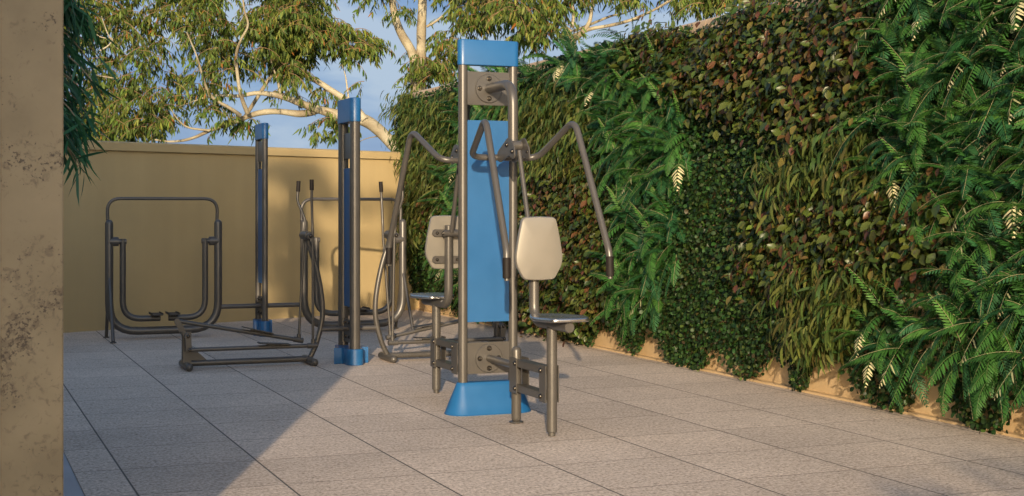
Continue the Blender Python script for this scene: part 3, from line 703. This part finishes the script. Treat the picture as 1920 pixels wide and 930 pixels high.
# pixel <-> wall plane, used once to lay the patches out on the real wall
def to_px(w, out, z):
    q = WP(w, out, z); return 960 + F * q.x / q.y, HY - (z - H) * F / q.y
def inside(poly, x, y):
    c = False; j = len(poly) - 1
    for i in range(len(poly)):
        xi, yi = poly[i]; xj, yj = poly[j]
        if (yi > y) != (yj > y) and x < (xj - xi) * (y - yi) / (yj - yi) + xi: c = not c
        j = i
    return c
PATCH = [  # kind, label, outline
 ('fern', "dark green fern with arching, partly cream-tipped fronds in the big patch at far right",
  [(1630, -400), (1620, 60), (1670, 110), (1640, 190), (1620, 250), (1640, 330), (1690, 350), (1740, 420), (1810, 520), (1670, 560), (1600, 600), (1590, 660), (1640, 690), (1720, 690), (1800, 720), (2300, 900), (2300, -500)]),
 ('fern', "dark green fern in the fern column between the pull-down machine and the red-leaved shrubs",
  [(1110, 130), (1160, 60), (1200, 130), (1280, 170), (1290, 230), (1285, 330), (1275, 450), (1240, 540), (1190, 580), (1130, 580), (1165, 500), (1180, 430), (1160, 330), (1130, 250)]),
 ('fern', "green fern high on the planted wall right beside the pull-down machine's blue cap",
  [(975, 100), (1110, 55), (1165, 50), (1120, 120), (1040, 150), (985, 160), (960, 220), (880, 280), (850, 210), (900, 165)]),
 ('fern', "small green fern low on the planted wall behind the rear seat", [(850, 300), (945, 330), (945, 560), (850, 560), (815, 540), (830, 400)]),
 ('red', "glossy shrub of reddish and green oval leaves in the upper patch under the coping",
  [(1130, 80), (1600, -60), (1620, 60), (1640, 120), (1610, 200), (1500, 260), (1330, 200), (1260, 150), (1180, 120)]),
 ('red', "glossy shrub of reddish and green oval leaves in the middle patch beside the right ferns",
  [(1400, 410), (1480, 360), (1620, 350), (1700, 360), (1800, 380), (1790, 450), (1760, 500), (1690, 500), (1600, 500), (1480, 530), (1420, 550), (1390, 500)]),
 ('red', "glossy shrub of reddish and green oval leaves in the patch behind the front backrest",
  [(960, 340), (1070, 300), (1130, 340), (1150, 450), (1150, 560), (1090, 620), (960, 600)]),
 ('red', "small reddish shrub on the planted wall above the rear backrest", [(800, 350), (850, 380), (850, 450), (790, 430)]),
 ('lance', "olive plant with narrow hanging leaves between the two right-hand red-leaved patches",
  [(1455, 290), (1530, 240), (1620, 250), (1670, 340), (1620, 370), (1500, 370), (1440, 370)]),
 ('lance', "olive plant with narrow hanging leaves below the middle red-leaved patch",
  [(1480, 520), (1570, 500), (1660, 500), (1620, 560), (1570, 630), (1510, 680), (1480, 640), (1490, 600)]),
 ('lance', "olive plant with narrow hanging leaves just right of the pull-down machine's mast",
  [(960, 190), (1060, 160), (1110, 190), (1120, 260), (1080, 320), (960, 330)]),
 ('lance', "olive plant with narrow hanging leaves where the planted wall meets the ochre wall",
  [(755, 160), (870, 140), (870, 290), (850, 340), (800, 400), (755, 560)]),
]
SPEC = {'fern': (fern_v, .215, 'fern', 'fern', 'ferns growing on the planted wall', .06), 'red': (red_v, .165, 'red_leaf_shrub', 'shrub', 'red-leaved shrubs growing on the planted wall', .05),
        'lance': (lance_v, .17, 'lance_leaf_plant', 'plant', 'lance-leaved plants growing on the planted wall', .05)}
BOT = [(700, 545), (780, 552), (860, 590), (960, 612), (1050, 632), (1108, 650), (1122, 622), (1150, 618), (1165, 655), (1195, 660), (1212, 622), (1228, 640), (1255, 688), (1300, 700), (1322, 690), (1340, 650), (1352, 660), (1366, 702), (1400, 712), (1428, 690), (1450, 662), (1468, 690), (1482, 735), (1502, 735), (1518, 690), (1545, 665), (1580, 690), (1610, 735), (1650, 775), (1690, 778), (1714, 725), (1735, 690), (1765, 740), (1805, 795), (1850, 816), (1880, 806), (1900, 745), (1925, 760), (1990, 860), (2300, 980)]
BOT = [(a, b - 7) for a, b in BOT]
def bottom_px(px): return float(np.interp(px, [b[0] for b in BOT], [b[1] for b in BOT]))
first = {}
used = {k: 0 for k in SPEC}
WROT = TH + math.pi / 2
for kind, label, poly in PATCH:
    meshes, sp, nm, cat, grp, out = SPEC[kind]
    w = -1.6; row = 0
    while w < 10.72:
        z = .16 + (sp * .5 if row % 2 else 0)
        while z < 2.62:
            ww, zz = w + rnd.uniform(-.35, .35) * sp, z + rnd.uniform(-.35, .35) * sp
            px, py = to_px(ww, .12, zz)
            if inside(poly, px, py) and ww < 10.66 and zz < (2.62 if noise.noise(Vector((ww * 1.1, 7.7, 0))) > (-.04 if kind != 'fern' else -.22) else 2.42) and py < bottom_px(px) - (10 if kind != 'fern' else (60 if px < 1500 else 85)):
                m = meshes[rnd.randrange(len(meshes))]
                mats = {'fern': M_fern, 'red': M_glossy, 'lance': M_soft}[kind]
                if len(m.materials) == 0:
                    o = link(nm, m, mats)
                else:
                    key = m.name
                    o = first[key].copy(); COL.objects.link(o)
                first.setdefault(m.name, o)
                o.name = nm
                hi = max(0, zz - 2.45)
                o.location = WP(ww, out + rnd.uniform(-.02, .05) , min(zz, 2.60))
                s = rnd.uniform(.85, 1.2)
                o.scale = (s * rnd.choice((-1, 1)) if kind != 'fern' else s, s, s)
                o.rotation_euler = (rnd.uniform(-.15, .15), rnd.uniform(-.25, .25), WROT + rnd.uniform(-.25, .25))
                tag(o, label, cat, grp); used[kind] += 1
            z += sp
        w += sp * .87; row += 1
print('plants', used)

# small-leaved creeper: backs everything, shows between the patches and at the foot of the wall
rng = np.random.default_rng(5)
lv = Leaves(); pts = []
NC = 165000
W_ = rng.uniform(-1.7, 10.72, NC); Z_ = rng.uniform(0.0, 2.6, NC)
q = np.array([P0.x, P0.y])[None] + W_[:, None] * np.array([U1.x, U1.y])[None] + .08 * np.array([WN.x, WN.y])[None]
PX = 960 + F * q[:, 0] / q[:, 1]; PY = HY - (Z_ - H) * F / q[:, 1]
bot = np.interp(PX, [b[0] for b in BOT], [b[1] for b in BOT])
edge = PY < bot + rng.normal(0, 6, NC) + 16 * np.array([noise.noise(Vector((a * 6, 0, 2.2))) for a in W_])
# density: thick where the creeper itself shows, thinner behind the other plants
cover = np.zeros(NC, bool)
for kind, label, poly in PATCH:
    px_, py_ = np.array(poly).T
    c = np.zeros(NC, bool); j = len(poly) - 1
    for i in range(len(poly)):
        xi, yi = poly[i]; xj, yj = poly[j]
        if yi != yj: c ^= ((yi > PY) != (yj > PY)) & (PX < (xj - xi) * (PY - yi) / (yj - yi) + xi)
        j = i
    cover |= c
keep = edge & (~cover | (rng.random(NC) < .55))
keep &= Z_ < 2.585 + .16 * np.array([noise.noise(Vector((a * 1.7, 3.3, 0))) for a in W_])
W_, Z_ = W_[keep], Z_[keep]; n = len(W_)
bulge = np.array([noise.noise(Vector((w * 2.3, z * 2.3, 3.1))) for w, z in zip(W_, Z_)])
low = np.clip(Z_ / .5, .25, 1)
out = (.055 + .05 * (bulge + .5)) * low + np.abs(rng.normal(0, .035, n)) + .005
pos = np.array(P0)[None] + W_[:, None] * np.array(U1)[None] + out[:, None] * np.array(WN)[None] + np.stack([0 * Z_, 0 * Z_, Z_], 1)
loc = np.stack([rng.normal(0, .8, n), rng.uniform(.1, 1.0, n), rng.normal(-.6, .6, n)], 1)
nl = np.stack([rng.normal(0, .6, n), rng.uniform(.3, 1.1, n), rng.uniform(.0, 1.1, n)], 1)
R3 = np.array([U1, WN, (0, 0, 1)])
L = rng.uniform(.024, .045, n)
lv.add(ROUND, LANCE_F, pos, loc @ R3, nl @ R3, L, L * .72, pick([(.014, .033, .009), (.020, .048, .011), (.032, .056, .013), (.060, .090, .022), (.036, .034, .012)], [.42, .32, .15, .06, .05], n, .25))
cr = link('creeper', lv.mesh('creeper'), M_creeper)
tag(cr, 'dense small-leaved dark green creeper covering the garden wall between the other plants', 'creeper', kind='stuff')

# ------------------------------------------------------------------ trees
def limb(bm, pts, r0, r1, seg=9, jitter=.0):
    P = fillet(pts, .6, 5) if len(pts) > 2 else [Vector(p) for p in pts]
    n = len(P); R = [r0 + (r1 - r0) * (i / (n - 1)) ** .8 for i in range(n)]
    for i in range(1, n - 1):
        P[i] = P[i] + Vector((noise.noise(P[i] * 1.7), noise.noise(P[i] * 1.7 + Vector((9, 0, 0))), noise.noise(P[i] * 1.7 + Vector((0, 9, 0))))) * min(r0, .08) * .5
        R[i] *= 1 + .12 * noise.noise(P[i] * 4)
    tube(bm, P, R, seg=seg, cap='none')
def px_path(lst, Y0, Y1=None):
    n = len(lst); Y1 = Y0 if Y1 is None else Y1
    return [at(x, y, Y0 + (Y1 - Y0) * i / max(1, n - 1)) for i, (x, y) in enumerate(lst)]
GUM = [(.098, .142, .028), (.140, .172, .034), (.064, .105, .024), (.185, .185, .04), (.24, .10, .022), (.040, .070, .018)]
GUMP = [.38, .24, .22, .06, .03, .07]
def sprays(centres, per, bm_tw, lv, seed, Ls=(.075, .14), droop=1.7, cols=GUM, cp=GUMP):
    global rng
    rng = np.random.default_rng(seed); r = random.Random(seed)
    for c in centres:
        az = r.uniform(0, 2 * math.pi); tl = r.uniform(.22, .45)
        d = Vector((math.cos(az), math.sin(az) * .8, r.uniform(-.3, .5))).normalized()
        a = Vector(c); P = [a]
        for k in range(4):
            d = (d + Vector((0, 0, -.28))).normalized(); P.append(P[-1] + d * tl / 4)
        if bm_tw is not None and r.random() < .55: tube(bm_tw, P, [.0055, .0045, .004, .003, .002], seg=4, cap='none')
        n = r.randint(int(per * .7), int(per * 1.3))
        ts = rng.uniform(.1, 1, n) * 4; i0 = np.minimum(ts.astype(int), 3); fr = (ts - i0)[:, None]
        PA = np.array([list(v) for v in P]); pos = PA[i0] * (1 - fr) + PA[i0 + 1] * fr
        xd = np.stack([rng.normal(0, .55, n) + d.x * .4, rng.normal(0, .55, n) + d.y * .4, -droop + rng.normal(0, .5, n)], 1)
        L = rng.uniform(Ls[0], Ls[1], n)
        lv.add(LANCE, LANCE_F, pos, xd, rng.normal(0, 1, (n, 3)), L, L * rng.uniform(.16, .24, n), pick(cols, cp, n, .2))
def poly_points(poly, Y0, Y1, n, seed, thr=-.15, fr=.9):
    r = random.Random(seed); xs = [p[0] for p in poly]; ys = [p[1] for p in poly]; out = []; guard = 0
    while len(out) < n and guard < n * 60:
        guard += 1
        x, y = r.uniform(min(xs), max(xs)), r.uniform(min(ys), max(ys))
        if not inside(poly, x, y): continue
        q = at(x, y - 16, r.uniform(Y0, Y1))
        if noise.noise(q * fr + Vector((seed, 0, 0))) < thr: continue
        out.append(q)
    return out
def blob_points(blobs, Y0, Y1, dens, seed):
    r = random.Random(seed); out = []
    for x, y, rx, ry in blobs:
        for k in range(max(3, int(rx * ry * dens))):
            a, q = r.uniform(0, 2 * math.pi), math.sqrt(r.random())
            out.append(at(x + rx * q * math.cos(a), y - 22 + ry * q * math.sin(a), r.uniform(Y0, Y1)))
    return out
def tree(label, limbs, pts, per, seed, Ls=(.075, .14), group='gum trees beyond the walls', base=None):
    root = thing('eucalyptus_tree', base, 0, label, 'tree', group)
    inv = Vector(base)
    tb = bmesh.new()
    for P, r0, r1 in limbs: limb(tb, [p - inv for p in P], r0, r1)
    lv = Leaves(); tw = bmesh.new()
    sprays([p - inv for p in pts], per, tw, lv, seed, Ls)
    obj('trunk', tb, M_bark, root, 60)
    cw = link('crown', lv.mesh('crown'), M_gum, root)
    obj('twigs', tw, M_twig, cw, 60)
    return root

Y1_ = 20.6
L1 = [(px_path([(960, 545), (920, 430), (850, 362), (753, 283), (715, 250), (680, 222), (640, 214)], 20.9, Y1_), .125, .085),
      (px_path([(645, 216), (620, 210), (591, 202), (560, 193), (527, 182), (480, 174), (444, 182), (405, 178), (370, 186), (335, 200)], Y1_, 20.3), .080, .005),
      (px_path([(600, 204), (567, 214), (520, 210), (472, 214), (436, 230), (393, 245), (361, 263), (325, 268), (290, 262)], Y1_, 20.4), .06, .014),
      (px_path([(464, 212), (455, 190), (448, 166), (442, 107), (448, 83), (468, 47), (456, 20), (452, -60)], 20.3, 19.5), .034, .012),
      (px_path([(450, 216), (436, 206), (393, 182), (381, 146), (372, 110), (350, 60)], 20.3, 19.5), .032, .01),
      (px_path([(685, 226), (654, 186), (603, 158), (567, 139), (535, 119), (488, 113), (440, 95)], 20.6, 21.3), .062, .014),
      (px_path([(527, 180), (520, 150), (508, 120), (505, 90)], 20.5, 20.8), .022, .008),
      (px_path([(393, 245), (350, 240), (330, 220), (318, 200)], 20.4, 20.2), .018, .006),
      (px_path([(567, 139), (580, 110), (575, 80), (590, 30)], 21.1, 21.3), .018, .007),
      (px_path([(654, 186), (648, 140), (640, 118)], 20.7, 20.8), .014, .005),
      (px_path([(561, 185), (548, 155), (540, 140)], 20.5, 20.5), .014, .005),
      (px_path([(440, 250), (560, 60), (600, -80), (610, -200)], 21.4, 21.6), .03, .012),
      (px_path([(225, 95), (215, 85), (200, 60), (190, 30)], 20.0, 19.9), .014, .006),
      (px_path([(175, 140), (215, 147), (240, 146)], 19.9, 20.0), .012, .005),
      (px_path([(187, 95), (205, 85), (214, 70), (190, 72), (170, 55)], 19.6, 19.6), .012, .005),
      (px_path([(738, 258), (715, 255), (690, 258), (665, 270)], 20.7, 20.9), .012, .005)]
crown1 = [(60, -230), (640, -230), (640, -20), (590, 30), (600, 60), (560, 100), (480, 130), (425, 170), (400, 205), (345, 195), (318, 225), (290, 250), (262, 268), (60, 285)]
lobe1 = [(540, 30), (600, 30), (650, 65), (695, 78), (713, 98), (700, 114), (655, 104), (610, 96), (575, 120), (540, 160), (500, 150), (490, 110)]
pts1 = poly_points(crown1, 19.8, 22.6, 3500, 3, -.06, 1.1) + poly_points(lobe1, 20.3, 21.9, 430, 4, -.3, 1.5)
pts1 += blob_points([(448, 246, 26, 16), (405, 215, 22, 14), (300, 235, 26, 16), (270, 250, 45, 18), (622, 240, 22, 14), (640, 262, 28, 12), (598, 262, 16, 10), (610, 195, 18, 12), (540, 192, 16, 12), (560, 165, 20, 14), (680, 180, 12, 6), (745, 262, 14, 10), (210, 255, 60, 22), (510, 60, 60, 40), (640, 120, 24, 10)], 20.0, 21.2, .055, 8)
tree('large spreading gum tree with a leaning pale trunk behind the ochre wall', L1, pts1, 16, 21, base=(at(900, 560, 20.9).x, 20.9, 0))

L2 = [(px_path([(786, 520), (785, 300), (784, 160), (783, 112)], 21.0, 21.0), .13, .105),
      (px_path([(780, 125), (772, 98), (752, 62), (741, 30), (733, -10), (728, -90)], 21.0, 20.8), .075, .045),
      (px_path([(787, 125), (790, 95), (791, 50), (793, 0), (795, -90)], 21.0, 21.0), .085, .06),
      (px_path([(800, 50), (822, 38), (840, 20), (858, 14), (880, 10)], 21.0, 20.8), .02, .008),
      (px_path([(793, -40), (850, -60), (900, -50)], 21.0, 20.8), .03, .01)]
pts2 = blob_points([(786, 125, 16, 14), (800, 140, 26, 22), (840, 120, 30, 26), (800, 160, 30, 14), (850, 90, 20, 20), (895, 25, 34, 32), (870, 45, 28, 26), (905, 60, 26, 20), (860, -10, 60, 30), (757, 38, 16, 10), (695, 8, 20, 12), (720, -20, 40, 16), (930, 20, 20, 30), (985, 80, 22, 22), (815, 150, 20, 16)], 20.3, 21.8, .062, 12)
tree('upright gum tree with two pale stems standing behind the far end of the planted wall', L2, pts2, 15, 22, base=(at(786, 500, 21.0).x, 21.0, 0))

L3 = [(px_path([(1060, 520), (1064, 300), (1068, 120), (1072, 72)], 20.0, 19.8), .13, .07),
      (px_path([(1072, 75), (1090, 62), (1105, 45), (1112, 15), (1112, -40)], 19.8, 19.6), .045, .02),
      (px_path([(1072, 52), (1076, 30), (1074, 10), (1078, -40)], 19.8, 19.7), .028, .014),
      (px_path([(1070, 70), (1100, 55), (1140, 50), (1180, 40), (1215, 25), (1240, 12), (1262, -6)], 19.8, 19.4), .03, .014),
      (px_path([(1076, 58), (1110, 45), (1150, 28), (1170, 25), (1200, 10)], 19.8, 20.2), .022, .01),
      (px_path([(1240, 12), (1255, 3), (1290, -30)], 19.4, 19.2), .012, .008),
      (px_path([(1072, 60), (1030, 30), (1000, -20)], 19.8, 20.0), .03, .012)]
pts3 = blob_points([(975, 20, 40, 28), (1010, 50, 44, 24), (960, 40, 26, 20), (1040, 20, 38, 24), (1000, 78, 34, 14), (1050, 70, 24, 12), (1100, 6, 40, 14), (1160, 0, 40, 12), (1195, 22, 16, 8), (1320, 10, 50, 22), (1290, 28, 24, 12), (1380, 6, 60, 20), (1440, 0, 50, 14), (1350, 30, 20, 10), (1010, -30, 90, 30), (1180, -46, 120, 20), (1360, -40, 120, 36)], 19.0, 20.6, .056, 13)
tree('gum tree with thin pale branches reaching over the middle of the planted wall', L3, pts3, 15, 23, base=(at(1060, 520, 20.0).x, 20.0, 0))

# ------------------------------------------------------------------ weeping plant behind the pillar
rng = np.random.default_rng(77)
base = Vector((-2.02, 5.55, -.004))
wt = thing('weeping_shrub', base, 0, 'dark green weeping shrub with long narrow leaves hanging beside the brown pillar', 'shrub')
stem = bmesh.new(); lv = Leaves(); r = random.Random(9)
limb(stem, [(0, 0, 0), (.02, .03, .8), (-.02, 0, 1.6), (.0, .02, 2.5)], .035, .016, 8)
for k in range(170):
    z0 = 1.60 + 1.1 * r.random(); az = r.uniform(-1.3, 1.3)
    L = r.uniform(.28, .48); d = Vector((math.cos(az), math.sin(az), r.uniform(.1, .6))).normalized(); q = Vector((0, 0, z0)); P = [q]
    for j in range(6):
        d = (d + Vector((0, 0, -.26))).normalized(); P.append(P[-1] + d * L / 6)
    tube(stem, P, [.006, .005, .005, .004, .003, .003, .002], seg=5, cap='none')
    PA = np.array([list(v) for v in P]); n = 26
    ts = np.linspace(.8, 5.99, n); i0 = ts.astype(int); fr = (ts - i0)[:, None]; pos = PA[i0] * (1 - fr) + PA[i0 + 1] * fr
    xd = np.stack([rng.normal(.35, .55, n), rng.normal(0, .6, n), -1.1 + rng.normal(0, .45, n)], 1)
    Lf = rng.uniform(.09, .17, n)
    lv.add(LANCE, LANCE_F, pos, xd, rng.normal(0, 1, (n, 3)) + np.array((0, 0, .8)), Lf, Lf * .095, pick([(.028, .105, .060), (.048, .15, .080), (.022, .080, .048)], [1, 1, 1], n, .2))
obj('stem', stem, M_bark, wt, 60); link('foliage', lv.mesh('foliage'), M_fern, wt)

# ------------------------------------------------------------------ shade tree behind the camera (dapples the ochre wall)
tan_e = math.tan(SUN_EL); sx = SUN_DIR[0]
def back_ray(q, Y): t = q.y - Y; return Vector((q.x - sx * t, Y, q.z + tan_e * t))
tb = (-6.2, -9.0, 0)
cl = []
r = random.Random(31)
def wall_pt(px, py):
    k = (px - 960) / F; Y = 18.21 / (1 - k); return at(px, py, Y)
for px, py, rx, ry, n in ((545, 310, 45, 28, 22), (515, 480, 25, 60, 10), (600, 345, 40, 12, 7), (690, 352, 50, 10, 8), (560, 300, 50, 16, 8), (600, 540, 50, 30, 8), (700, 560, 40, 16, 5)):
    for k in range(n):
        a, q = r.uniform(0, 6.283), math.sqrt(r.random())
        cl.append(back_ray(wall_pt(px + rx * q * math.cos(a), py + ry * q * math.sin(a)), -9 + r.uniform(-1.2, 1.2)))
for k in range(60):
    cl.append(back_ray(Vector((-2.41 + r.uniform(-.1, .1), 13.5, r.uniform(.55, 1.95))), -9 + r.uniform(-1, 1)))
for k in range(45):
    g = Vector((r.uniform(1.6, 3.3), r.uniform(4.9, 6.95), 0)); cl.append(back_ray(g, -9 + r.uniform(-1, 1)))
shade = thing('eucalyptus_tree', tb, 0, 'broad gum tree standing behind the viewer and dappling the yard', 'tree')
stb = bmesh.new(); tbv = Vector(tb)
limb(stb, [Vector(p) - tbv for p in [(-6.2, -9, 0), (-6.0, -9, 3), (-5.0, -9, 5.6), (-3.2, -9, 6.2), (-1.4, -9, 6.6)]], .2, .03)
limb(stb, [Vector(p) - tbv for p in [(-6.0, -9.2, 3), (-2, -9.6, 2.2), (1.2, -9.2, 3.0), (2.4, -9, 3.1)]], .06, .02)
lv = Leaves(); sprays([p - tbv for p in cl], 16, stb, lv, 41, (.12, .22))
obj('trunk', stb, M_bark, shade, 60); link('crown', lv.mesh('crown'), M_gum, shade)

# ------------------------------------------------------------------ light, sky, camera
w = bpy.data.worlds.new('World'); scene.world = w; w.use_nodes = True
nt = w.node_tree; bg = nt.nodes['Background']; L = nt.links.new
SKY, CLOUD = 0.15, 4.3
sky = N(nt, 'ShaderNodeTexSky', sky_type='NISHITA', sun_disc=False)
az = math.atan2(-SUN_DIR[0], -SUN_DIR[1])            # compass direction of the sun
sky.sun_elevation = SUN_EL; sky.sun_rotation = az
sky.air_density = 1.0; sky.dust_density = 2.0; sky.ozone_density = 2.0
tc = N(nt, 'ShaderNodeTexCoord'); mp = N(nt, 'ShaderNodeMapping'); mp.inputs['Scale'].default_value = (1.6, 1.6, 6.0); mp.inputs['Rotation'].default_value = (0.1, 0.25, 0)
L(tc.outputs['Generated'], mp.inputs['Vector'])
cn = N(nt, 'ShaderNodeTexNoise', Scale=3.0, Detail=7.0, Roughness=.55, Distortion=.3); L(mp.outputs['Vector'], cn.inputs['Vector'])
# a veil of blue-grey cloud lies over the half of the sky away from the sun, thinning overhead and towards it
dp = N(nt, 'ShaderNodeVectorMath', operation='DOT_PRODUCT'); L(tc.outputs['Generated'], dp.inputs[0]); dp.inputs[1].default_value = (0, 1, .0)
mr = N(nt, 'ShaderNodeMapRange', interpolation_type='SMOOTHSTEP'); L(dp.outputs['Value'], mr.inputs['Value']); mr.inputs['From Min'].default_value = .2; mr.inputs['From Max'].default_value = .85
mr.inputs['To Min'].default_value = 0.0; mr.inputs['To Max'].default_value = .93
ccol = ramp(nt, [(.40, (.095, .185, .385)), (.50, (.16, .26, .455)), (.60, (.34, .415, .53))], cn.outputs['Fac'])
sx_ = N(nt, 'ShaderNodeSeparateXYZ'); L(tc.outputs['Generated'], sx_.inputs[0])
hz = N(nt, 'ShaderNodeMapRange', interpolation_type='SMOOTHSTEP'); L(sx_.outputs['Z'], hz.inputs['Value']); hz.inputs['From Min'].default_value = .02; hz.inputs['From Max'].default_value = .16; hz.inputs['To Min'].default_value = .45; hz.inputs['To Max'].default_value = 0
hm = N(nt, 'ShaderNodeMix', data_type='RGBA'); L(hz.outputs['Result'], hm.inputs['Factor']); L(ccol.outputs['Color'], hm.inputs[6]); hm.inputs[7].default_value = (.31, .42, .58, 1)
cs = N(nt, 'ShaderNodeVectorMath', operation='SCALE'); L(hm.outputs[2], cs.inputs[0]); cs.inputs['Scale'].default_value = CLOUD
mx = N(nt, 'ShaderNodeMix', data_type='RGBA'); L(mr.outputs['Result'], mx.inputs['Factor']); L(sky.outputs['Color'], mx.inputs[6]); L(cs.outputs['Vector'], mx.inputs[7])
L(mx.outputs[2], bg.inputs['Color']); bg.inputs['Strength'].default_value = SKY

sd = bpy.data.lights.new('sun', 'SUN'); sd.energy = 3.3; sd.angle = math.radians(.55); sd.color = (1.0, .80, .55)
so = bpy.data.objects.new('sun', sd); COL.objects.link(so)
dirv = Vector((SUN_DIR[0], SUN_DIR[1], 0)).normalized() * math.cos(SUN_EL) + Vector((0, 0, -math.sin(SUN_EL)))
so.rotation_euler = dirv.to_track_quat('-Z', 'Y').to_euler(); so.location = (0, -20, 12)

cd = bpy.data.cameras.new('camera'); cam = bpy.data.objects.new('camera', cd); COL.objects.link(cam)
cam.location = (0, 0, H); cam.rotation_euler = (math.pi / 2, 0, 0)
cd.lens = 50; cd.sensor_width = 36; cd.sensor_fit = 'HORIZONTAL'; cd.shift_y = -(465 - HY) / 1920
cd.clip_start = .05; cd.clip_end = 2000
scene.camera = cam
vs = scene.view_settings
vs.view_transform = 'Standard'; vs.look = 'None'; vs.exposure = 0.93; vs.gamma = 1.0; vs.use_curve_mapping = False
